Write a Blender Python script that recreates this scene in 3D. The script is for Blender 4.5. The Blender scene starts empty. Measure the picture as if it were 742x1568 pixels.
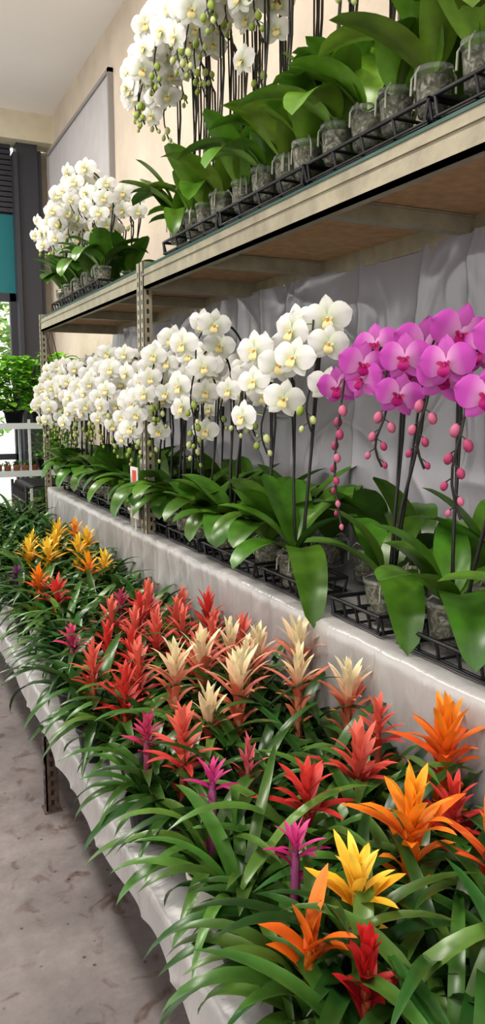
import bpy, math, random
from mathutils import Vector, noise
V=Vector
rad=math.radians
scene=bpy.context.scene
COL=bpy.context.collection

# ------------------------------------------------------------ materials
def newmat(name):
    m=bpy.data.materials.new(name);m.use_nodes=True
    n=m.node_tree;b=n.nodes["Principled BSDF"];return m,n,b
def setin(b,**k):
    for a,v in k.items():
        a=a.replace('_',' ')
        if a in b.inputs: b.inputs[a].default_value=v
def simple(name,col,rough=.5,metal=0,bump=0,bscale=30,var=0,vscale=8,spec=.5):
    m,n,b=newmat(name)
    setin(b,Base_Color=(*col,1),Roughness=rough,Metallic=metal,Specular_IOR_Level=spec)
    tc=n.nodes.new("ShaderNodeTexCoord")
    if var:
        t=n.nodes.new("ShaderNodeTexNoise");t.inputs['Scale'].default_value=vscale;t.inputs['Detail'].default_value=6
        n.links.new(tc.outputs['Object'],t.inputs['Vector'])
        r=n.nodes.new("ShaderNodeValToRGB")
        r.color_ramp.elements[0].position=.3;r.color_ramp.elements[1].position=.7
        r.color_ramp.elements[0].color=(*[max(0,x*(1-var)) for x in col],1)
        r.color_ramp.elements[1].color=(*[min(1,x*(1+var)) for x in col],1)
        n.links.new(t.outputs['Fac'],r.inputs[0]);n.links.new(r.outputs[0],b.inputs['Base Color'])
    if bump:
        t=n.nodes.new("ShaderNodeTexNoise");t.inputs['Scale'].default_value=bscale;t.inputs['Detail'].default_value=5
        n.links.new(tc.outputs['Object'],t.inputs['Vector'])
        bp=n.nodes.new("ShaderNodeBump");bp.inputs['Strength'].default_value=bump;bp.inputs['Distance'].default_value=.02
        n.links.new(t.outputs['Fac'],bp.inputs['Height']);n.links.new(bp.outputs[0],b.inputs['Normal'])
    return m
def attrmat(name,rough,trans,spec=.5,var=.12,vscale=40):
    m,n,b=newmat(name)
    at=n.nodes.new("ShaderNodeAttribute");at.attribute_name="Col"
    t=n.nodes.new("ShaderNodeTexNoise");t.inputs['Scale'].default_value=vscale;t.inputs['Detail'].default_value=3
    tc=n.nodes.new("ShaderNodeTexCoord");n.links.new(tc.outputs['Object'],t.inputs['Vector'])
    hsv=n.nodes.new("ShaderNodeHueSaturation")
    mr=n.nodes.new("ShaderNodeMapRange");mr.inputs['From Min'].default_value=.3;mr.inputs['From Max'].default_value=.7
    mr.inputs['To Min'].default_value=1-var;mr.inputs['To Max'].default_value=1+var
    n.links.new(t.outputs['Fac'],mr.inputs[0]);n.links.new(mr.outputs[0],hsv.inputs['Value'])
    n.links.new(at.outputs['Color'],hsv.inputs['Color']);n.links.new(hsv.outputs[0],b.inputs['Base Color'])
    setin(b,Roughness=rough,Specular_IOR_Level=spec)
    if trans:
        tr=n.nodes.new("ShaderNodeBsdfTranslucent");n.links.new(hsv.outputs[0],tr.inputs[0])
        mx=n.nodes.new("ShaderNodeMixShader");mx.inputs[0].default_value=trans
        n.links.new(b.outputs[0],mx.inputs[1]);n.links.new(tr.outputs[0],mx.inputs[2])
        n.links.new(mx.outputs[0],n.nodes["Material Output"].inputs[0])
    return m
M_LEAF=attrmat("waxy_leaf",.30,.12,.5,.2,25)
M_PETAL=attrmat("petal",.55,.2,.2,.03,30)
M_BRACT=attrmat("bract",.46,.2,.35,.1,30)
M_STEM=attrmat("stem",.5,0,.4)
M_BLACK=simple("black_plastic",(.012,.012,.014),.4)
M_POTW=simple("white_pot",(.62,.60,.55),.5)
M_TERRA=simple("terracotta",(.42,.15,.08),.8,var=.2)
m,n,b=newmat("roots_and_bark");tc=n.nodes.new("ShaderNodeTexCoord")
t=n.nodes.new("ShaderNodeTexNoise");t.inputs['Scale'].default_value=32;t.inputs['Detail'].default_value=5;t.inputs['Distortion'].default_value=2.5
r=n.nodes.new("ShaderNodeValToRGB");e=r.color_ramp.elements
e[0].position=.35;e[0].color=(.05,.04,.025,1);e[1].position=.68;e[1].color=(.42,.44,.34,1);q=e.new(.5);q.color=(.15,.14,.09,1)
n.links.new(tc.outputs['Object'],t.inputs['Vector']);n.links.new(t.outputs[0],r.inputs[0]);n.links.new(r.outputs[0],b.inputs['Base Color']);setin(b,Roughness=.85);M_BARK=m
m,n,b=newmat("clear_plastic");setin(b,Base_Color=(.97,.98,.97,1),Roughness=.12,Transmission_Weight=.93,IOR=1.15,Specular_IOR_Level=.9);M_CLEAR=m
tb=n.nodes.new("ShaderNodeTexNoise");tb.inputs['Scale'].default_value=22
tc=n.nodes.new("ShaderNodeTexCoord");n.links.new(tc.outputs['Object'],tb.inputs['Vector'])
bp=n.nodes.new("ShaderNodeBump");bp.inputs['Strength'].default_value=.3;n.links.new(tb.outputs[0],bp.inputs['Height']);n.links.new(bp.outputs[0],b.inputs['Normal'])
PLANT_MATS=[M_LEAF,M_PETAL,M_BRACT,M_STEM,M_CLEAR,M_BARK,M_POTW,M_BLACK,M_TERRA]
LEAF,PETAL,BRACT,STEM,CLEAR,BARK,POTW,BLACK,TERRA=range(9)

# ------------------------------------------------------------ mesh builder
class MB:
    def __init__(s): s.v=[];s.f=[];s.c=[];s.m=[]
    def grid(s,P,C,mi,wrap=False):
        o=len(s.v);nr=len(P);nc=len(P[0])
        for i,r in enumerate(P):
            for j,p in enumerate(r):
                s.v.append(p[:])
                if isinstance(C,list):
                    s.c.append(C[i][j] if isinstance(C[i],list) else C[i])
                else: s.c.append(C)
        for i in range(nr-1):
            for j in range(nc if wrap else nc-1):
                k=(j+1)%nc
                s.f.append((o+i*nc+j,o+i*nc+k,o+(i+1)*nc+k,o+(i+1)*nc+j));s.m.append(mi)
    def tube(s,path,r,seg=6,C=(0,0,0),mi=STEM):
        n=len(path);rows=[]
        for i,p in enumerate(path):
            d=(path[min(i+1,n-1)]-path[max(i-1,0)])
            if d.length<1e-6: d=V((0,0,1))
            d.normalize();ref=V((1,0,0)) if abs(d.x)<.8 else V((0,1,0))
            a=d.cross(ref).normalized();b=d.cross(a)
            rr=r[i] if isinstance(r,(list,tuple)) else r
            rows.append([p+a*(rr*math.cos(2*math.pi*k/seg))+b*(rr*math.sin(2*math.pi*k/seg)) for k in range(seg)])
        s.grid(rows,C,mi,True)
    def lathe(s,c,prof,seg=16,C=(1,1,1),mi=0):
        s.grid([[V((c[0]+r*math.cos(2*math.pi*k/seg),c[1]+r*math.sin(2*math.pi*k/seg),c[2]+z)) for k in range(seg)] for r,z in prof],C,mi,True)
    def ell(s,c,ax,r,l,C,mi,seg=6,n=5):
        ax=ax.normalized();ref=V((1,0,0)) if abs(ax.x)<.8 else V((0,1,0))
        a=ax.cross(ref).normalized();b=ax.cross(a);rows=[]
        for i in range(n+1):
            t=math.pi*i/n;rr=r*max(.02,math.sin(t));h=-l*math.cos(t)
            rows.append([c+ax*h+a*(rr*math.cos(2*math.pi*k/seg))+b*(rr*math.sin(2*math.pi*k/seg)) for k in range(seg)])
        s.grid(rows,C,mi,True)
    def box(s,a,b,mi=0,C=(1,1,1)):
        o=len(s.v)
        for x in (a[0],b[0]):
            for y in (a[1],b[1]):
                for z in (a[2],b[2]): s.v.append((x,y,z));s.c.append(C)
        for q in ((0,1,3,2),(4,6,7,5),(0,4,5,1),(2,3,7,6),(0,2,6,4),(1,5,7,3)):
            s.f.append(tuple(o+i for i in q));s.m.append(mi)
    def strap(s,base,az,el0,el1,L,W,prof,nl=8,cross=(-1,0,1),fold=.3,c0=(0,1,0),c1=(0,1,0),mi=LEAF,pw=1.2,yaw=0,mid=1.0):
        pos=V(base);rows=[];cols=[]
        for i in range(nl+1):
            t=i/nl;el=el0+(el1-el0)*t**pw;a=az+yaw*t
            d=V((math.cos(a)*math.cos(el),math.sin(a)*math.cos(el),math.sin(el)));sd=V((-math.sin(a),math.cos(a),0))
            nn=d.cross(sd);w=W*prof(t)
            rows.append([pos+sd*(w*q)+nn*(fold*w*abs(q)) for q in cross])
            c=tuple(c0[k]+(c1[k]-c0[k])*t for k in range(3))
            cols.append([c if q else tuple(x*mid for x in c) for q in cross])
            pos=pos+d*(L/nl)
        s.grid(rows,cols,mi)
    def build(s,name,mats,smooth=True):
        me=bpy.data.meshes.new(name);me.from_pydata(s.v,[],s.f)
        for m in mats: me.materials.append(m)
        me.polygons.foreach_set("material_index",s.m)
        me.polygons.foreach_set("use_smooth",[smooth]*len(s.f))
        at=me.attributes.new("Col",'FLOAT_COLOR','POINT')
        fl=[]
        for c in s.c: fl+= [c[0],c[1],c[2],1.0]
        at.data.foreach_set("color",fl)
        me.update()
        ob=bpy.data.objects.new(name,me);COL.objects.link(ob);return ob

p_strap=lambda t:(.7+.3*min(1,t*3))*max(0,1-t**3.0)**.8
p_orch=lambda t:max(math.sin(math.pi*min(1,t**.85))**.5 if 0<t<1 else 0,.32 if t<.3 else 0)
p_bract=lambda t:max(0,1-t)**.75*(.6+1.7*t)
def vary(c,r,a=.15):
    k=1+r.uniform(-a,a);return (c[0]*k*(1+r.uniform(-a,a)*.5),c[1]*k,c[2]*k)

# ------------------------------------------------------------ orchid parts
WHITE=dict(p0=(.54,.60,.40),p1=(.72,.705,.685),s0=(.50,.56,.33),s1=(.66,.66,.61),lip=(.68,.58,.30),lc=(.60,.32,.03),bud=(.30,.38,.09),bud2=(.50,.54,.26))
MAG=dict(p0=(.62,.34,.54),p1=(.42,.065,.35),s0=(.48,.17,.37),s1=(.43,.09,.36),lip=(.28,.005,.12),lc=(.40,.03,.12),bud=(.34,.06,.13),bud2=(.46,.14,.22))
def petal(mb,c,n,up,ri,phi,L,W,C0,C1,off,kind,rng):
    d=up*math.cos(phi)+ri*math.sin(phi);pp=d.cross(n)
    rows=[];cols=[];N=7
    cup=rng.uniform(.02,.10);bk=rng.uniform(.0,.18)
    for i in range(N+1):
        t=i/N
        if kind: w=(math.sin(math.pi*min(.999,(.04+.96*t)**1.15)))**.55 if t<1 else .12
        else: w=(math.sin(math.pi*min(.999,(.10+.90*t))))**.7 if t<1 else .08
        w*=W
        if kind and t<.1: w*=.55
        h=off+L*(cup*math.sin(math.pi*t)-bk*t*t)
        rows.append([c+d*(L*t+.02*L*(1-s*s))+pp*(w*s)+n*(h-.16*w*s*s+L*.03*math.sin(s*5+phi)*t) for s in (-1,-.5,0,.5,1)])
        k=min(1,t*1.7);cc=tuple(C0[q]+(C1[q]-C0[q])*k for q in range(3))
        cols.append([tuple(x*f for x in cc) for f in (1.0,.96,.86,.96,1.0)])
    mb.grid(rows,cols,PETAL)
def blossom(mb,c,n,S,K,rng):
    n=n.normalized();up=(V((0,0,1))-n*n.z).normalized();ri=up.cross(n)
    ro=rng.uniform(-.25,.25);up,ri=up*math.cos(ro)+ri*math.sin(ro),ri*math.cos(ro)-up*math.sin(ro)
    for phi,L,W in ((0,.50,.17),(rad(140),.47,.165),(rad(-140),.47,.165)):
        petal(mb,c,n,up,ri,phi,L*S,W*S,K['s0'],K['s1'],-.03*S,0,rng)
    for sg in (1,-1):
        petal(mb,c,n,up,ri,sg*rad(78),.54*S,.29*S,K['p0'],K['p1'],.01*S,1,rng)
    f=c+n*(.03*S)
    rows=[]
    for i in range(5):
        t=i/4;w=(.05+.07*math.sin(math.pi*t*.9))*S*(1 if t<1 else .3)
        p=f+n*(S*.14*math.sin(t*2.2))-up*(S*.24*t)
        rows.append([p-ri*w,p+n*(.02*S),p+ri*w])
    mb.grid(rows,K['lip'],PETAL)
    for sg in (1,-1):
        rows=[]
        for i in range(4):
            t=i/3;w=.045*S*math.sin(math.pi*(.15+.8*t))
            p=f+ri*(sg*S*(.03+.10*t))+n*(S*(.03+.09*t))+up*(.02*S*t)
            rows.append([p-up*w,p+up*w])
        mb.grid(rows,K['lc'] if K is MAG else K['lip'],PETAL)
    mb.ell(f+n*(.05*S)-up*(.02*S),n*.8-up*.5,.035*S,.06*S,K['lc'],PETAL,5,4)
    mb.ell(f+n*(.05*S)+up*(.02*S),n,.028*S,.05*S,K['p1'],PETAL,5,4)

FACE=V((-.66,-.72,.0))
def spike(mb,base,top,az,r,drop,nf,nb,S,K,rng,stem=(.045,.055,.025),face=FACE,stick=True,first=62):
    base=V(base);top=V(top);d=V((math.cos(az),math.sin(az),0));side=V((-d.y,d.x,0))
    if stick:
        mb.tube([base,base.lerp(top,.5)+side*.004,top+V((0,0,.02))],.0032,5,(.008,.008,.008),STEM)
    path=[];off=side*.006
    for i in range(6):
        path.append(base.lerp(top,i/5)+off+d*(.012*math.sin(i*1.1)))
    c=top+d*r
    arc=[]
    for i in range(1,15):
        a=math.pi-math.pi*i/14*.92
        arc.append(c+d*(r*math.cos(a))+V((0,0,r*math.sin(a)*1.0)))
    last=arc[-1]
    for i in range(1,9):
        arc.append(last+V((0,0,-drop*i/8))+d*(.02*math.sin(i*.4))+side*(.012*math.sin(i*.8)))
    path+=arc
    mb.tube(path,[.0046]*6+[.004]*10+[.003]*(len(path)-16),5,stem,STEM)
    cum=[0]
    for i in range(1,len(arc)): cum.append(cum[-1]+(arc[i]-arc[i-1]).length)
    def at(s):
        s=min(max(s,0),cum[-1]-1e-5)
        for i in range(1,len(arc)):
            if cum[i]>=s:
                return arc[i-1].lerp(arc[i],(s-cum[i-1])/(cum[i]-cum[i-1]))
        return arc[-1]
    s0=r*rad(first);total=cum[-1];N=nf+nb
    fs=(total-s0)
    wts=[1.25]*nf+[.6]*nb;W=sum(wts);acc=0
    for k in range(N):
        s=s0+fs*acc/W;acc+=wts[k]
        p=at(s);sg=1 if k%2 else -1
        if k<nf:
            q=p+side*(sg*rng.uniform(.038,.06))+face*rng.uniform(.02,.05)+V((0,0,rng.uniform(-.025,.01)))
            mb.tube([p,p.lerp(q,.5)+V((0,0,.008)),q],.0018,4,(.25,.32,.12) if K is WHITE else (.3,.1,.12))
            n=face+side*(sg*.3)+V((rng.uniform(-.3,.3),rng.uniform(-.3,.3),rng.uniform(-.28,.12)))
            blossom(mb,q,n,S*rng.uniform(.85,1.06)*(1-.12*k/max(1,nf)),K,rng)
        else:
            f=(k-nf)/max(1,nb);q=p+side*(sg*.018)+V((0,0,-.012))
            mb.tube([p,q],.0015,4,stem)
            sz=.015*(1-.5*f);mb.ell(q+V((0,0,-sz*.6)),V((side.x*sg*.3,side.y*sg*.3,-1)),sz*.75,sz,K['bud2'] if rng.random()<.4 else K['bud'],PETAL,6,5)

def pot(mb,c,r,h,kind=CLEAR):
    c=V(c)
    if kind==CLEAR:
        mb.lathe(c,[(r*.05,.002),(r*.74,.0),(r*.78,.006),(r*.96,h*.86),(r*1.03,h*.87),(r*1.04,h),(r*1.0,h),(r*.97,h*.9)],18,(1,1,1),CLEAR)
        mb.lathe(c,[(.001,.006),(r*.66,.007),(r*.86,h*.80),(r*.5,h*.86),(.001,h*.88)],12,(1,1,1),BARK)
    else:
        mb.lathe(c,[(.001,.001),(r*.72,.0),(r*.93,h*.84),(r*1.03,h*.85),(r*1.05,h),(r*.95,h),(r*.93,h*.88)],18,(1,1,1),kind)
        mb.lathe(c,[(r*.93,h*.9),(.001,h*.93)],12,(1,1,1),BARK)
def orchid(name,c,pr=.06,ph=.11,leaves=None,nl=6,LL=.27,LW=.052,spikes=(),K=WHITE,S=.13,seed=0,col=(.060,.148,.018),stem=(.045,.055,.025),up=0,front=0):
    rng=random.Random(seed);mb=MB();pot(mb,c,pr,ph)
    cr=V((c[0],c[1],c[2]+ph*.9))
    if leaves is None:
        leaves=[];a0=rng.uniform(0,6.28)
        for i in range(nl):
            a=a0+math.pi*i+rng.uniform(-.55,.55)+ (0.6*i)
            leaves.append((math.degrees(a),rng.uniform(48,78)+up,rng.uniform(-50,25)+up,LL*rng.uniform(.75,1.15),LW*rng.uniform(.85,1.15)))
        for i in range(front):
            leaves.append((rng.uniform(-190,-100),rng.uniform(35,60),rng.uniform(-95,-50),LL*rng.uniform(.8,1.1),LW*rng.uniform(.9,1.15)))
    for i,(a,e0,e1,L,W) in enumerate(leaves):
        g=vary(col,rng,.3)
        a=rad(a);b=cr+V((math.cos(a)*.008,math.sin(a)*.008,.006*i-.01))
        mb.strap(b,a,rad(e0),rad(e1),L,W,p_orch,12,(-1,-.55,0,.55,1),.22,(g[0]*1.4,g[1]*1.25,g[2]),g,LEAF,1.0,rng.uniform(-.25,.25),.8)
    for i in range(4):
        a=rng.uniform(0,6.28);d=V((math.cos(a),math.sin(a),0))
        mb.tube([cr,cr+d*pr*.7+V((0,0,.02)),cr+d*pr*1.12+V((0,0,-.005)),cr+d*pr*1.15+V((0,0,-.04))],.003,5,(.32,.33,.26))
    for sp_ in spikes:
        t,az,r,drop,nf,nb=sp_[:6]
        b=cr+V(((t[0]-c[0])*.25,(t[1]-c[1])*.25,0))
        spike(mb,b,t,rad(az),r,drop,nf,nb,S,K,rng,stem,first=sp_[6] if len(sp_)>6 else 62)
    return mb.build(name,PLANT_MATS)

# ------------------------------------------------------------ tray
def tray(name,x0,x1,y0,y1,z,h,cell=.13,dens=2):
    mb=MB()
    def bar(a,b,r=.0035): mb.tube([V(a),V(b)],r,4,(0,0,0),0)
    def ring(zz,i=0,r=.004):
        bar((x0+i,y0+i,zz),(x1-i,y0+i,zz),r);bar((x1-i,y0+i,zz),(x1-i,y1-i,zz),r);bar((x1-i,y1-i,zz),(x0+i,y1-i,zz),r);bar((x0+i,y1-i,zz),(x0+i,y0+i,zz),r)
    ring(z+h,0,.006);ring(z+.005,.012,.005)
    ny=max(1,round((y1-y0)/cell));nx=max(1,round((x1-x0)/cell))
    for j in range(ny*dens+1):
        y=y0+(y1-y0)*j/(ny*dens)
        for x,i in ((x0,.012),(x1,-.012)): bar((x,y,z+h),(x+i,y,z+.005),.005)
    for j in range(nx*dens+1):
        x=x0+(x1-x0)*j/(nx*dens)
        for y,i in ((y0,.012),(y1,-.012)): bar((x,y,z+h),(x,y+i,z+.005),.005)
    for j in range(ny+1):
        y=y0+(y1-y0)*j/ny;bar((x0,y,z+.006),(x1,y,z+.006));bar((x0,y,z+h),(x1,y,z+h),.004)
    for j in range(nx+1):
        x=x0+(x1-x0)*j/nx;bar((x,y0,z+.006),(x,y1,z+.006));bar((x,y0,z+h),(x,y1,z+h),.004)
    return mb.build(name,[M_BLACK])

# ------------------------------------------------------------ room
def boxob(name,a,b,mat):
    mb=MB();mb.box(a,b);return mb.build(name,[mat],False)
m,n,b=newmat("stained_concrete");tc=n.nodes.new("ShaderNodeTexCoord")
t1=n.nodes.new("ShaderNodeTexNoise");t1.inputs['Scale'].default_value=2.1;t1.inputs['Detail'].default_value=12;t1.inputs['Roughness'].default_value=.75
r1=n.nodes.new("ShaderNodeValToRGB");e=r1.color_ramp.elements
e[0].position=.32;e[0].color=(.115,.102,.100,1);e[1].position=.68;e[1].color=(.26,.235,.23,1)
x=e.new(.5);x.color=(.18,.158,.155,1)
t2=n.nodes.new("ShaderNodeTexVoronoi");t2.inputs['Scale'].default_value=16
r2=n.nodes.new("ShaderNodeValToRGB");r2.color_ramp.elements[0].position=.05;r2.color_ramp.elements[0].color=(.35,.3,.28,1);r2.color_ramp.elements[1].position=.12;r2.color_ramp.elements[1].color=(1,1,1,1)
t3=n.nodes.new("ShaderNodeTexNoise");t3.inputs['Scale'].default_value=11;t3.inputs['Detail'].default_value=9;t3.inputs['Distortion'].default_value=.8
r3=n.nodes.new("ShaderNodeValToRGB");r3.color_ramp.elements[0].position=.32;r3.color_ramp.elements[0].color=(.60,.50,.44,1);r3.color_ramp.elements[1].position=.44;r3.color_ramp.elements[1].color=(1,1,1,1)
for t in (t1,t2,t3): n.links.new(tc.outputs['Object'],t.inputs['Vector'])
n.links.new(t1.outputs[0],r1.inputs[0]);n.links.new(t2.outputs['Distance'],r2.inputs[0]);n.links.new(t3.outputs[0],r3.inputs[0])
def mul(a,b2):
    mx=n.nodes.new("ShaderNodeMix");mx.data_type='RGBA';mx.blend_type='MULTIPLY';mx.inputs[0].default_value=1
    n.links.new(a,mx.inputs[6]);n.links.new(b2,mx.inputs[7]);return mx.outputs[2]
n.links.new(mul(mul(r1.outputs[0],r2.outputs[0]),r3.outputs[0]),b.inputs['Base Color']);setin(b,Roughness=.42)
bp=n.nodes.new("ShaderNodeBump");bp.inputs['Strength'].default_value=.2;n.links.new(t3.outputs[0],bp.inputs['Height']);n.links.new(bp.outputs[0],b.inputs['Normal'])
M_FLOOR=m
M_PLASTER=simple("beige_plaster",(.62,.535,.44),.85,bump=.4,bscale=12,var=.13,vscale=2.2)
M_CEIL=simple("ceiling_paint",(.90,.85,.83),.9,bump=.08,bscale=10,var=.02,vscale=1.5)
M_CREAM=simple("cream_beam",(.66,.60,.46),.7,var=.06)
M_STEEL=simple("tan_steel",(.28,.25,.18),.38,.15,bump=.05,bscale=80,var=.18,vscale=16)
M_BOARD=simple("particle_board",(.46,.29,.17),.8,var=.14,vscale=26)
M_GREEN=simple("green_liner",(.02,.07,.055),.4)
M_RUST=simple("rusty_steel",(.10,.07,.052),.6,.3,var=.5,vscale=30)
M_TEAL=simple("teal_panel",(.01,.15,.17),.5)
M_DARK=simple("dark_slat",(.045,.045,.055),.5)
M_WOOD=simple("plywood",(.28,.2,.13),.8,var=.2)
boxob("floor",(-3.2,-2.5,-.1),(1.75,8.2,0),M_FLOOR)
boxob("ceiling",(-3.2,-2.5,4.36),(1.95,8.45,4.5),M_CEIL)
boxob("wall_right",(1.75,-2.5,-.1),(1.95,8.45,4.36),M_PLASTER)
boxob("trim_1",(-3.2,8.0,4.1),(1.75,8.3,4.36),M_CREAM)
boxob("wall_far",(1.67,8.31,0),(1.75,8.4,4.1),M_PLASTER)
mb=MB()
for i in range(13): mb.box((-3.2,8.2,3.46+i*.05),(1.38,8.24,3.46+i*.05+.04))
mb.box((-3.2,8.25,3.44),(1.38,8.3,4.1));mb.build("roller_shutter",[M_DARK],False)
boxob("awning_panel",(-3.2,8.22,2.68),(1.38,8.34,3.44),M_TEAL)
mb=MB();mb.box((1.42,8.1,0),(1.62,8.3,4.1));mb.box((1.38,8.06,0),(1.42,8.3,4.0));mb.box((1.62,8.12,0),(1.66,8.2,4.05));mb.build("door_post",[M_DARK],False)
mb=MB()
for xx in (-3.2,-1.6,0,1.35): mb.box((xx-.03,8.22,0),(xx+.03,8.3,2.68))
mb.box((-3.2,8.22,2.6),(1.38,8.3,2.68));mb.box((-3.2,8.22,1.0),(1.38,8.3,1.06));mb.box((-3.2,8.22,0),(1.38,8.3,.1));mb.build("window_1",[M_DARK],False)
boxob("ground",(-8,8.45,-.12),(12,20,-.1),simple("sidewalk",(.5,.49,.46),.8,var=.1))
M_WALLL=simple("painted_wall",(.62,.58,.53),.85,var=.05)
mb=MB();mb.box((-3.4,-2.5,-.1),(-3.2,8.3,.8));mb.box((-3.4,-2.5,3.5),(-3.2,8.3,4.36))
for yy in (-2.4,.3,3,5.6,8.2): mb.box((-3.4,yy-.08,.8),(-3.2,yy+.08,3.5))
mb.build("wall_left",[M_WALLL],False)
mb=MB();mb.box((1.725,5.9,3.0),(1.75,8.08,4.02),0);
for a,b2 in (((1.71,5.88,4.0),(1.75,8.1,4.03)),((1.71,5.88,2.98),(1.75,8.1,3.01)),((1.71,5.88,2.98),(1.75,5.91,4.03)),((1.71,8.07,2.98),(1.75,8.1,4.03))): mb.box(a,b2,1)
mb.build("wall_panel",[simple("pale_panel",(.50,.48,.49),.6,bump=.2,bscale=6,var=.05),simple("panel_frame",(.30,.28,.27),.6)],False)

# ------------------------------------------------------------ plastic sheets
def sheetmat(name,col,rough,bs,bscale,stretch,det=2,spec=.9):
    m,n,b=newmat(name);tc=n.nodes.new("ShaderNodeTexCoord");mp=n.nodes.new("ShaderNodeMapping");mp.inputs['Scale'].default_value=stretch
    t=n.nodes.new("ShaderNodeTexNoise");t.inputs['Scale'].default_value=bscale;t.inputs['Detail'].default_value=det;t.inputs['Distortion'].default_value=.5
    n.links.new(tc.outputs['Object'],mp.inputs[0]);n.links.new(mp.outputs[0],t.inputs['Vector'])
    bp=n.nodes.new("ShaderNodeBump");bp.inputs['Strength'].default_value=bs;bp.inputs['Distance'].default_value=.03
    n.links.new(t.outputs[0],bp.inputs['Height']);n.links.new(bp.outputs[0],b.inputs['Normal'])
    setin(b,Base_Color=(*col,1),Roughness=rough,Specular_IOR_Level=spec)
    return m
M_SHEET=sheetmat("grey_plastic_sheet",(.26,.252,.275),.25,.28,4,(1,1.6,1.0),2,.7)
M_DRAPE=sheetmat("silver_plastic_drape",(.33,.32,.315),.3,.4,6,(1,2.4,.8),3,.7)
nz=noise.noise
def ridge(y,z,s): return (1-abs(nz(V((y,z,s)))*2.2))
mb=MB();rows=[]
for i in range(110):
    z=2.1-1.2*i/109;row=[]
    for j in range(700):
        y=.3+5.4*j/699
        f=nz(V((y*2.4,z*.6,0)))*.045
        f+=max(0,ridge(y*2.6+z*.3,z*.45,3))**8*.016+max(0,ridge(y*2.0-z*1.8,z*1.5,8))**9*.009+max(0,ridge(y*1.8+z*2.2,z*2.0-y,15))**9*.008
        f+=.014*math.exp(-((y-1.83-.01*math.sin(z*20))/.012)**2)+.014*math.exp(-((y-2.9)/.012)**2)
        row.append(V((1.635-f,y,z)))
    rows.append(row)
mb.grid(rows,(1,1,1),0);mb.build("plastic_backdrop",[M_SHEET])

def drape(name,x_in,x_out,z,zlow,y0,y1,seed,mat,ny=620,amp=1,fr=6):
    mb=MB();rows=[]
    prof=[]
    for i in range(9): prof.append((x_in+(x_out-x_in)*i/8,z,0))
    prof.append((x_out-.008,z-.006,.1))
    k=20
    for i in range(1,k+1): prof.append((x_out-.010,z-.012-(z-zlow)*i/k,i/k))
    for (x,zz,w) in prof:
        row=[]
        for j in range(ny):
            y=y0+(y1-y0)*j/(ny-1)
            yy=y+.12*nz(V((y*1.3,zz*2,seed+30)))
            f=(nz(V((yy*fr*.8,zz*1.0,seed)))*.026+max(0,ridge(yy*fr*.9,zz*.8,seed+4))**3*.018+max(0,ridge(yy*fr*.8+zz*5,zz*3,seed+9))**6*.014)*amp
            if w==0: row.append(V((x,y,zz+.007*nz(V((x*9,y*7,seed)))+.003)))
            else: row.append(V((x-f*(.2+w),y,zz-(w*.03*nz(V((y*3,seed,0)))) )))
        rows.append(row)
    mb.grid(rows,(1,1,1),0);return mb.build(name,[mat])
drape("bench_plastic_cover",1.60,1.086,1.0,.60,.3,5.45,2,M_DRAPE)
drape("table_plastic_cover",1.03,.475,.572,.485,.3,6.3,9,M_DRAPE,amp=.55,fr=4)

# ------------------------------------------------------------ racks
def slotted_post(mb,x,y,z0,z1,w=.04):
    mb.box((x,y,z0),(x+.003,y+w,z1),0);mb.box((x,y,z0),(x+w,y+.003,z1),0)
    k=int((z1-z0)/.04)
    for i in range(k):
        z=z0+.02+i*.04
        mb.box((x-.0012,y+w*.38,z),(x+.001,y+w*.62,z+.02),1);mb.box((x+w*.38,y-.0012,z),(x+w*.62,y+.001,z+.02),1)
def rack(name,y0,y1,braces):
    mb=MB();zt=2.17
    for y in (y0,y1-.04):
        slotted_post(mb,1.091,y,0,zt+.03);slotted_post(mb,1.655,y,0,zt)
    mb.box((1.095,y0,zt-.085),(1.11,y1,zt-.002),0);mb.box((1.095,y0,zt-.085),(1.135,y1,zt-.075),0);mb.box((1.090,y0,zt-.030),(1.097,y1,zt-.024),0)
    mb.box((1.64,y0,zt-.085),(1.655,y1,zt-.002),0);mb.box((1.1,y0,zt-.085),(1.64,y0+.03,zt-.01),0);mb.box((1.1,y1-.03,zt-.085),(1.64,y1,zt-.01),0)
    for y in braces: mb.box((1.11,y,zt-.075),(1.645,y+.045,zt-.03),0);mb.box((1.11,y-.01,zt-.032),(1.645,y+.055,zt-.028),0)
    mb.box((1.112,y0+.01,zt-.026),(1.64,y1-.01,zt-.004),2)
    mb.box((1.092,y0,zt-.002),(1.66,y1,zt+.006),3)
    mb.box((1.11,y0,.95),(1.62,y1,.985),2);mb.box((1.10,y0,.90),(1.112,y1,.98),0)
    mb.build(name,[M_STEEL,M_BLACK,M_BOARD,M_GREEN],False)
rack("storage_rack",.75,3.33,(1.2,1.85,2.7))
rack("storage_rack",3.34,5.6,(3.9,4.7))

mb=MB()
mb.box((.50,.4,.53),(1.05,6.2,.56),1)
for y in (.9,2.87,4.8):
    for x in (.52,1.0):
        mb.box((x,y,0),(x+.05,y+.006,.54));mb.box((x,y,0),(x+.006,y+.05,.54));mb.box((x-.01,y-.01,0),(x+.06,y+.06,.006))
        for i in range(12): mb.box((x+.018,y-.0015,.03+i*.04),(x+.03,y,.05+i*.04),2);mb.box((x-.0015,y+.018,.03+i*.04),(x,y+.03,.05+i*.04),2)
    mb.box((.52,y+.005,.20),(1.05,y+.03,.24))
for x in (.495,1.03): mb.box((x,.4,.45),(x+.012,6.2,.53))
mb.build("display_table",[M_RUST,M_WOOD,M_BLACK],False)

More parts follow.
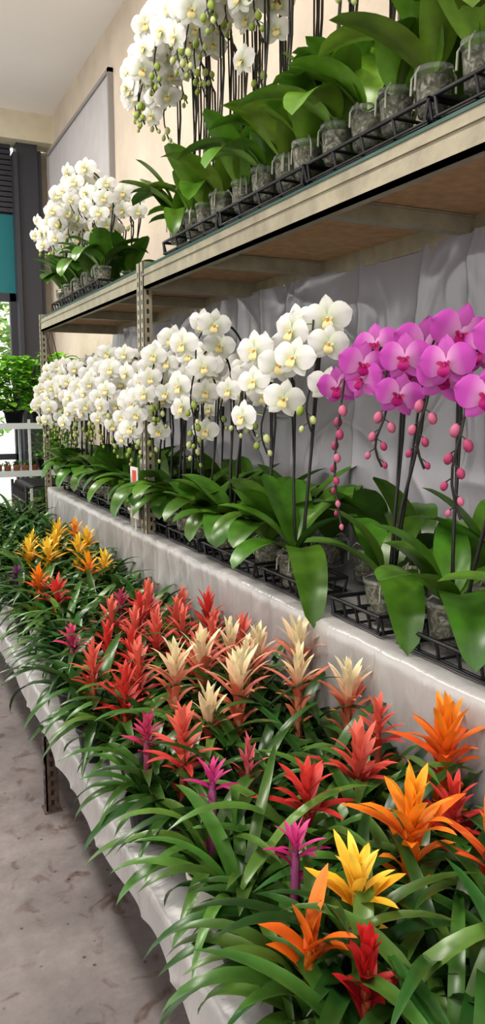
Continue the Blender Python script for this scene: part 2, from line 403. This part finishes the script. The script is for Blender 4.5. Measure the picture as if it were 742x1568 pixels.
# ------------------------------------------------------------ bromeliads
RED=((.44,.03,.03),(.62,.07,.055));CORAL=((.52,.05,.045),(.70,.17,.12))
ORANGE=((.68,.10,.02),(.85,.30,.03));ORYEL=((.74,.17,.02),(.88,.41,.04))
YEL=((.82,.38,.03),(.88,.63,.09));CREAM=((.64,.16,.11),(.82,.76,.50))
PINK=((.50,.035,.13),(.60,.10,.20));MAGB=((.40,.02,.15),(.58,.07,.25));DKRED=((.36,.015,.02),(.48,.025,.025));PUR=((.13,.015,.12),(.22,.05,.2))
def brom(name,x,y,head=None,hz=.86,R=.085,Hh=.08,nb=24,lean=(0,0),seed=0,nleaf=19,LL=.30,stemb=6,lw=.017,up=0,bw=.125,grad=1.5,pw=1.0):
    rng=random.Random(seed);mb=MB();z0=.58
    pot(mb,(x,y,z0),.052,.10,POTW if rng.random()<.5 else BLACK)
    cr=V((x,y,z0+.09));g0=rng.choice([(.028,.085,.014),(.044,.110,.018),(.024,.072,.014),(.075,.155,.028)])
    for i in range(nleaf):
        a=i*2.39996+rng.uniform(-.3,.3);f=i/nleaf
        e0=rad(32+50*f+rng.uniform(-8,8));e1=rad(-75+58*f+rng.uniform(-25,25))
        g=vary(g0,rng,.38);L=LL*rng.uniform(.62,1.25)
        if math.cos(a)<-.3 and x<.62: L*=.80
        mb.strap(cr+V((math.cos(a)*.012,math.sin(a)*.012,.02*f)),a,e0,e1,L,lw*rng.uniform(.75,1.2),p_strap,11,(-1,0,1),.35,(g[0]*1.1,g[1]*1.1,g[2]),(g[0]*.85,g[1]*.9,g[2]),LEAF,1.1,rng.uniform(-.45,.45),.85)
    if head:
        c0,c1=head;top=V((x+lean[0],y+lean[1],hz));zb=top-V((0,0,Hh*.6))
        mb.tube([cr,cr.lerp(zb,.5),zb,top],[.010,.009,.008,.004],6,(c0[0]*.6,c0[1]+.04,c0[2]))
        for i in range(stemb):
            f=i/stemb;p=cr.lerp(zb,.2+.8*f);a=i*2.4+seed
            mb.strap(p,a,rad(74),rad(8-20*f),R*(.75+.4*f)*rng.uniform(.9,1.1),R*bw*1.15,p_bract,7,(-1,0,1),.3,vary(c0,rng,.1),(c0[0],c0[1]*1.4,c0[2]),BRACT,1.5)
        for i in range(nb):
            f=i/(nb-1);p=zb+V((0,0,Hh*.85*f));a=i*2.39996+rng.uniform(-.25,.25)
            e0=rad(30+up+(52-up*.5)*f+rng.uniform(-7,7));e1=rad(-12+up+(78-up*.6)*f**1.1+rng.uniform(-12,12))
            L=R*(1.2-.42*f)*rng.uniform(.8,1.15)
            k=min(1,f*grad);ct=tuple(c0[q]+(c1[q]-c0[q])*k for q in range(3))
            cb=tuple(ct[q]*.75+c0[q]*.25 for q in range(3));ct=vary(ct,rng,.1)
            mb.strap(p,a,e0,e1,L,R*bw*(1.05-.2*f),p_bract,8,(-1,0,1),.32,cb,ct,BRACT,pw,rng.uniform(-.3,.3),.88)
    return mb.build(name,PLANT_MATS)
P=[]
vr=random.Random(99)
def B(name,x,y,head,hz=.86,R=.085,**k): P.append((x,y));brom(name,x,y,head,hz+vr.uniform(-.025,.02),R=R*vr.uniform(.82,1.08),seed=len(P)*7+3,**k)
B("orange_bromeliad",.79,.985,ORYEL,.89,R=.138,Hh=.07,nb=15,stemb=12,nleaf=20,up=14,bw=.122)
B("yellow_bromeliad",.63,.91,YEL,.865,R=.105,Hh=.05,nb=15,stemb=8,up=12,bw=.13)
B("orange_bromeliad",1.02,1.17,ORANGE,.89,R=.13,Hh=.08,nb=18,stemb=12,up=12,bw=.122)
B("orange_bromeliad",.88,.88,((.66,.07,.02),(.80,.22,.03)),.86,R=.11,Hh=.08,nb=18,stemb=12,up=5,bw=.13)
B("orange_bromeliad",.54,.90,((.74,.14,.018),(.80,.19,.025)),.79,R=.11,Hh=.03,nb=6,stemb=3,bw=.13)
B("red_bromeliad",.56,.78,DKRED,.84,R=.065,Hh=.11,nb=18,stemb=4,nleaf=14,up=25,bw=.19)
B("magenta_bromeliad",.60,1.05,MAGB,.85,R=.062,Hh=.04,nb=14,stemb=4)
B("magenta_bromeliad",.555,1.30,MAGB,.85,R=.06,Hh=.04,nb=14,stemb=4)
B("red_bromeliad",.71,1.20,RED,.855,R=.09,Hh=.07,nb=17)
B("coral_bromeliad",.87,1.26,CORAL,.865,R=.10,Hh=.08,nb=17,stemb=12,up=5)
B("coral_bromeliad",.99,1.36,CORAL,.86,R=.085,Hh=.08,nb=18)
B("red_bromeliad",.95,1.06,RED,.81,R=.08,Hh=.09)
B("red_bromeliad",.57,1.50,CORAL,.855,R=.088,Hh=.13,nb=24)
B("red_bromeliad",.53,1.63,PINK,.84,R=.065,Hh=.06)
B("pink_bromeliad",.68,1.40,((.54,.05,.09),(.64,.16,.19)),.855,R=.065,Hh=.10,nb=15,up=20)
for x,y,hz in ((.66,1.79,.89),(.80,1.70,.885),(.79,1.92,.88),(.96,1.91,.895),(.94,1.64,.885),(1.02,1.53,.875),(1.03,1.80,.89),(.88,1.82,.885),(.70,1.66,.85),(.90,1.97,.88)):
    B("peach_bromeliad",x,y,CREAM,hz,R=.108,Hh=.08,nb=21,stemb=12,up=24,bw=.105,grad=2.3)
for x,y,hz in ((.52,2.08,.86),(.65,2.13,.87),(.56,1.90,.84),(.76,2.22,.88),(.87,2.28,.88),(.90,2.11,.87),(.77,2.42,.88),(.82,2.03,.84),(1.0,2.10,.87),(.63,2.0,.84),(.72,2.32,.86),(.97,2.25,.87),(.90,2.42,.87),(.62,2.28,.86),(1.01,2.4,.86),(.84,2.54,.87),(.70,2.52,.86),(.97,2.54,.87)):
    B("red_bromeliad",x,y,CORAL if (x*100)%3<2 else RED,hz,R=.092,Hh=.12,nb=25,stemb=6,up=3,bw=.105)
B("magenta_bromeliad",.53,2.38,PINK,.86,R=.06,Hh=.06);B("magenta_bromeliad",.90,2.68,PINK,.86,R=.055,Hh=.06);B("magenta_bromeliad",.80,2.74,PINK,.86,R=.055,Hh=.06)
for x,y,h,hz in ((.87,4.15,YEL,.9),(.72,4.11,YEL,.86),(.71,3.64,YEL,.86),(.86,3.66,YEL,.88),(.83,3.34,ORYEL,.87),(.58,3.18,ORANGE,.85),(.61,2.98,RED,.85),(.8,3.9,YEL,.88),(.95,3.85,YEL,.88),(.93,3.45,YEL,.86),(.95,4.1,ORYEL,.9),(.66,3.85,YEL,.85)):
    B("yellow_bromeliad" if h is YEL else "orange_bromeliad",x,y,h,hz,R=.09,Hh=.07,nb=17,up=5)
for x,y in ((.55,3.55),): B("purple_bromeliad",x,y,PUR,.82,R=.06,Hh=.06)
rg=random.Random(5)
for tries in range(1500):
    x=rg.uniform(.55,1.0);y=rg.uniform(.5,5.8)
    if all((x-a)**2+(y-b2)**2>.115**2 for a,b2 in P):
        P.append((x,y));brom("bromeliad_foliage",x,y,None,seed=tries+500,nleaf=22,LL=.31,lw=.0155)

# ------------------------------------------------------------ bench orchids
DS=(.02,.018,.015);ZB=1.02
orchid("magenta_orchid",(1.22,1.66,ZB),leaves=[(160,58,-5,.27,.062),(-116,42,-97,.38,.054),(-60,55,-10,.24,.045),(80,60,0,.26,.048),(20,65,10,.24,.045),(130,72,20,.24,.045)],
    spikes=[((1.24,1.64,1.60),-140,.10,.18,4,6),((1.24,1.56,1.63),160,.10,.38,3,11,80)],K=MAG,S=.130,seed=11,stem=DS)
orchid("magenta_orchid",(1.22,1.40,ZB),leaves=[(-172,55,-15,.28,.068),(-118,45,-85,.34,.058),(100,60,-10,.26,.05),(-30,55,-20,.22,.045),(140,70,10,.26,.05),(50,65,20,.24,.045)],
    spikes=[((1.24,1.43,1.65),-150,.10,.22,4,6),((1.24,1.24,1.62),-165,.10,.28,4,7)],K=MAG,S=.130,seed=12,stem=DS)
orchid("magenta_orchid",(1.26,1.10,ZB),spikes=[((1.26,1.06,1.60),180,.09,.22,3,5)],K=MAG,S=.125,seed=13,stem=DS)
orchid("white_orchid",(1.18,2.08,ZB),leaves=[(-112,40,-97,.44,.054),(-175,45,-60,.27,.055),(150,60,0,.30,.055),(-60,60,0,.26,.05),(60,68,20,.30,.055),(110,74,35,.28,.05),(-20,70,10,.26,.048)],
    spikes=[((1.20,2.16,1.66),-140,.10,.24,7,3),((1.20,2.00,1.73),-125,.11,.24,6,3)],S=.125,seed=21,stem=DS)
orchid("white_orchid",(1.22,2.34,ZB),spikes=[((1.26,2.40,1.62),-160,.08,.16,3,5)],S=.11,seed=22,stem=DS,nl=7,LL=.29,LW=.058,front=2)
orchid("white_orchid",(1.20,2.62,ZB),spikes=[((1.22,2.66,1.69),-150,.10,.28,7,4),((1.22,2.54,1.75),-160,.12,.26,5,3,85)],S=.12,seed=23,stem=DS,nl=7,LL=.29,LW=.058,front=2)
ys=[2.86,3.05,3.24,3.43,3.62,3.82,4.02,4.22,4.44,4.66,4.88,5.08,5.28]
for i,y in enumerate(ys):
    r_=random.Random(i+40);x=1.18+r_.uniform(0,.05)
    orchid("white_orchid",(x,y,ZB),spikes=[((x-.01,y+.04,r_.uniform(1.56,1.78)),-165+r_.uniform(-30,30),.09,.27,7,4),((x+.02,y-.06,r_.uniform(1.56,1.78)),-165+r_.uniform(-30,30),.09,.29,6,4)],S=.112,seed=60+i,stem=DS,nl=7,LL=.29,LW=.055,front=2)
for i,y in enumerate([1.2,1.5,1.8,2.05,2.3,2.5,2.78,3.0,3.22,3.5,3.72,3.95,4.2,4.45,4.7,4.95,5.2]):
    r_=random.Random(i+80);x=1.43+r_.uniform(-.02,.03)
    sp=[((x,y,r_.uniform(1.66,1.80)),-150+r_.uniform(-20,20),.09,.22,7,3)] if y>2.7 else []
    orchid("white_orchid" if sp else "leafy_orchid",(x,y,ZB),spikes=sp,S=.112,seed=160+i,stem=DS,nl=6,LL=.30,LW=.055,up=8)
for y0,y1 in ((1.05,1.48),(1.55,1.78),(1.97,2.20),(2.26,2.70),(2.76,3.1),(3.12,3.46),(3.48,3.86),(3.88,4.26),(4.28,4.7),(4.72,5.14)):
    tray("plant_tray",1.125,1.30,y0,y1,1.008,.05,.13,1 if y0>3 else 2)
mb=MB();pot(mb,(1.12,3.5,1.01),.05,.09,POTW)
rr=random.Random(3)
for i in range(30):
    a=rr.uniform(0,6.28);mb.strap((1.12,3.5,1.10),a,rad(rr.uniform(40,85)),rad(rr.uniform(-30,20)),rr.uniform(.06,.16),.018,p_orch,6,(-1,0,1),.2,(.12,.26,.04),(.16,.32,.05))
mb.build("potted_ivy",PLANT_MATS)
mb=MB();mb.box((1.072,3.36,1.06),(1.076,3.47,1.30),0);mb.box((1.0705,3.38,1.23),(1.072,3.435,1.285),1);mb.box((1.076,3.41,1.0),(1.081,3.42,1.20),0)
for i in range(4): mb.box((1.0705,3.38,1.09+i*.025),(1.072,3.455,1.098+i*.025),2)
mb.build("price_sign",[simple("card",(.62,.60,.55),.6),simple("red_print",(.5,.06,.04),.6),simple("grey_print",(.3,.3,.3),.6)],False)

# ------------------------------------------------------------ upper shelf
ZU=2.215
for i,y in enumerate([1.02,1.15,1.28,1.43,1.56,1.68,1.81,1.96,2.10,2.23,2.38,2.55,2.70,2.83,2.96]):
    r_=random.Random(i+7);x=1.14+r_.uniform(-.01,.01)
    lv=[]
    for k in range(5):
        lv.append((r_.uniform(0,360) if k>2 else r_.choice([-110,150,-160,170,-60,120])+r_.uniform(-15,15),r_.uniform(45,82),r_.uniform(-45,45),r_.uniform(.21,.31),r_.uniform(.044,.060)))
    if i==14: lv+=[(-120,20,-95,.24,.040),(165,50,0,.26,.045),(150,70,30,.26,.045)]
    if i in (2,6,9,12): lv.append((-150+r_.uniform(-20,20),35,-70,.27,.052))
    z=r_.uniform(2.76,2.90)
    sp=[((x,y,z),-165+r_.uniform(-25,25),.10,.20,7,4)] if i%2==0 or y>2.2 else []
    orchid("white_orchid" if sp else "leafy_orchid",(x,y,ZU),.042,.095,leaves=lv,spikes=sp,S=.112,seed=300+i,stem=(.04,.04,.025),col=(.085,.18,.02))
for i,y in enumerate([1.1,1.35,1.6,1.85,2.05,2.25,2.45,2.65,2.85,3.05,3.2]):
    r_=random.Random(i+900);x=1.32
    sp=[((x,y,r_.uniform(2.80,2.98)),-160+r_.uniform(-25,25),.11,.26,9,3),((x+.05,y+.05,r_.uniform(2.87,3.02)),-160+r_.uniform(-25,25),.11,.2,8,3)]
    if y>2.3: sp.append(((x-.06,y-.08,r_.uniform(2.86,3.02)),-170+r_.uniform(-25,25),.11,.24,8,3))
    orchid("white_orchid",(x,y,ZU-.03),.045,.09,spikes=sp,S=.115,seed=400+i,stem=(.04,.04,.025),nl=7,LL=.34,LW=.056,col=(.072,.165,.018),up=6)
for y0,y1 in ((1.0,1.36),(1.38,1.88),(1.9,2.46),(2.48,3.02)):
    tray("plant_tray",1.09,1.19,y0,y1,2.178,.05,.13,1)
for i,(x,y) in enumerate([(1.15,4.15),(1.15,4.38),(1.15,4.62),(1.15,4.86),(1.16,5.1),(1.33,4.25),(1.33,4.55),(1.33,4.85),(1.33,5.15)]):
    r_=random.Random(i+77)
    orchid("white_orchid",(x,y,2.21),.05,.10,spikes=[((x+.03,y+.03,r_.uniform(2.56,2.74)),-150+r_.uniform(-50,50),.09,.16,6,1),((x+.05,y-.07,r_.uniform(2.56,2.72)),-170+r_.uniform(-50,50),.08,.16,6,1)],S=.112,seed=500+i,stem=(.03,.03,.02),nl=8,LL=.26,front=1)
for y0,y1 in ((4.05,4.6),(4.63,5.2)): tray("plant_tray",1.10,1.42,y0,y1,2.178,.05)

# ------------------------------------------------------------ far plant stand
def foliage(name,c,R,H,n,LL,LW,col,seed,potr=.09,poth=.12,kind=TERRA):
    rg=random.Random(seed);mb=MB();pot(mb,c,potr,poth,kind);cr=V(c)+V((0,0,poth*.9))
    for i in range(n):
        a=rg.uniform(0,6.28);rr=R*math.sqrt(rg.random());h=H*rg.random()
        p=cr+V((math.cos(a)*rr*.8,math.sin(a)*rr*.8,h));g=vary(col,rg,.35)
        if i%4==0: mb.tube([cr,cr.lerp(p,.6)+V((0,0,.03)),p],.002,4,(.08,.15,.03))
        mb.strap(p,a+rg.uniform(-.8,.8),rad(rg.uniform(0,50)),rad(rg.uniform(-70,-10)),LL*rg.uniform(.7,1.2),LW*rg.uniform(.7,1.2),p_orch,5,(-1,0,1),.15,g,g)
    return mb.build(name,PLANT_MATS)
mb=MB()
for z in (.28,.60,1.0,1.40):
    mb.box((.72,6.65,z-.02),(1.62,7.15,z))
    mb.box((.72,6.63,z-.03),(1.62,6.65,z+.02),1)
for x in (.72,1.17,1.6):
    for y in (6.64,7.13): mb.box((x,y,0),(x+.02,y+.02,1.45),1)
mb.build("plant_stand",[simple("glass_shelf",(.38,.50,.52),.25),simple("pale_metal",(.55,.6,.6),.4,.3)],False)
BG=(.28,.60,.07)
for i,(x,y,z,R_,H_) in enumerate([(.88,6.85,1.402,.2,.40),(1.1,6.9,1.402,.22,.46),(1.32,6.85,1.402,.2,.42),(1.5,6.9,1.402,.20,.50),(.78,6.9,1.402,.2,.36)]):
    foliage("potted_foliage",(x,y,z),R_,H_,220,.11,.036,BG,i+20,kind=BLACK)
for j,(x,z) in enumerate([(1.34,1.002),(1.48,1.002),(1.44,.602),(1.30,.602),(1.42,.282)]):
    foliage("potted_foliage",(x,6.76,z),.13,.26,130,.09,.016,(.24,.52,.08),51+j,kind=BLACK)
for z,k in ((1.002,0),(.602,1),(.282,2)):
    for j in range(7):
        x=.78+j*.075
        foliage("potted_succulent",(x,6.74,z),.03,.03,26,.045,.010,(.10,.20,.06),j+k*31,.033,.06,TERRA)
foliage("potted_shrub",(1.0,5.95,.62),.16,.16,150,.05,.007,(.30,.36,.16),71,.07,.10,POTW)
mb=MB()
for i in range(9):
    y=5.75+i*.07;mb.tube([V((.98,y,.72)),V((.98,y,.93)),V((1.0,y,.97)),V((1.05,y,.98)),V((1.3,y,.98))],.009,6,(0,0,0),0)
for z in (.72,.86): mb.tube([V((.98,5.72,z)),V((.98,6.36,z))],.01,6,(0,0,0),0)
for y in (5.72,6.36):
    for x in (.98,1.3): mb.tube([V((x,y,0)),V((x,y,.98))],.012,6,(0,0,0),0)
mb.build("metal_cart",[M_BLACK])
mb=MB();mb.box((.62,5.75,.58),(1.28,6.4,.62))
for x in (.63,1.23):
    for y in (5.77,6.34): mb.box((x,y,0),(x+.04,y+.04,.58))
mb.box((.64,5.77,.52),(1.26,6.38,.58));mb.build("side_table",[M_WOOD],False)
mb=MB()
for y in (5.75,5.95,6.1):
    for q in (-.05,.05): mb.tube([V((1.2,y,2.12)),V((1.2+q,y+q,1.95)),V((1.2+q*1.8,y+q*1.8,1.82))],.003,4,(0,0,0),0)
    mb.tube([V((1.2,y,2.12)),V((1.19,y-.02,2.16)),V((1.2,y-.04,2.14))],.004,5,(0,0,0),0)
mb.build("hanging_wire_hooks",[M_BLACK])
for i,(x,y,z) in enumerate([(0.2,11,0),(1.4,12,0),(2.6,13,0),(-1.5,12,0)]):
    rg=random.Random(i);mb=MB()
    mb.tube([V((x,y,-.1)),V((x+.1,y,1.2)),V((x,y,2.4))],[.09,.07,.04],8,(.12,.09,.06))
    for k in range(900):
        d=V((rg.gauss(0,1),rg.gauss(0,1),rg.gauss(0,1))).normalized()*rg.uniform(.4,1.1)
        p=V((x,y,2.3))+V((d.x,d.y,d.z*1.2));g=vary((.26,.42,.12),rg,.4)
        mb.strap(p,rg.uniform(0,6.28),rad(rg.uniform(-30,60)),rad(-60),.18,.05,p_orch,4,(-1,0,1),.1,g,g)
    mb.build("street_tree",PLANT_MATS)

# ------------------------------------------------------------ lights
def area(name,loc,size,sy,power,rot=(0,0,0),col=(1,.95,.88)):
    l=bpy.data.lights.new(name,'AREA');l.shape='RECTANGLE';l.size=size;l.size_y=sy;l.energy=power;l.color=col
    o=bpy.data.objects.new(name,l);COL.objects.link(o);o.location=loc;o.rotation_euler=rot
for i,(x,y) in enumerate([(-.6,-.5),(-.6,1.8),(-.6,4.2),(-.6,6.6)]): area("added_fill_light",(x,y,4.3),.3,1.5,75)  # unseen area lights, added under the ceiling to bring soft fill
w=bpy.data.worlds.new("World");scene.world=w;w.use_nodes=True
bg=w.node_tree.nodes["Background"];bg.inputs[0].default_value=(1,.98,.955,1);bg.inputs[1].default_value=2.05

# ------------------------------------------------------------ camera
cam=bpy.data.cameras.new("camera");cam.sensor_fit='VERTICAL';cam.sensor_height=24;cam.lens=18;cam.clip_start=.02
co=bpy.data.objects.new("camera",cam);COL.objects.link(co);co.location=(0,0,1.6)
th=rad(25.5);ph=rad(8.2)
co.rotation_euler=V((math.sin(th)*math.cos(ph),math.cos(th)*math.cos(ph),-math.sin(ph))).to_track_quat('-Z','Y').to_euler()
scene.camera=co
scene.view_settings.view_transform='Standard'
try: scene.view_settings.look='Medium High Contrast'
except Exception: pass
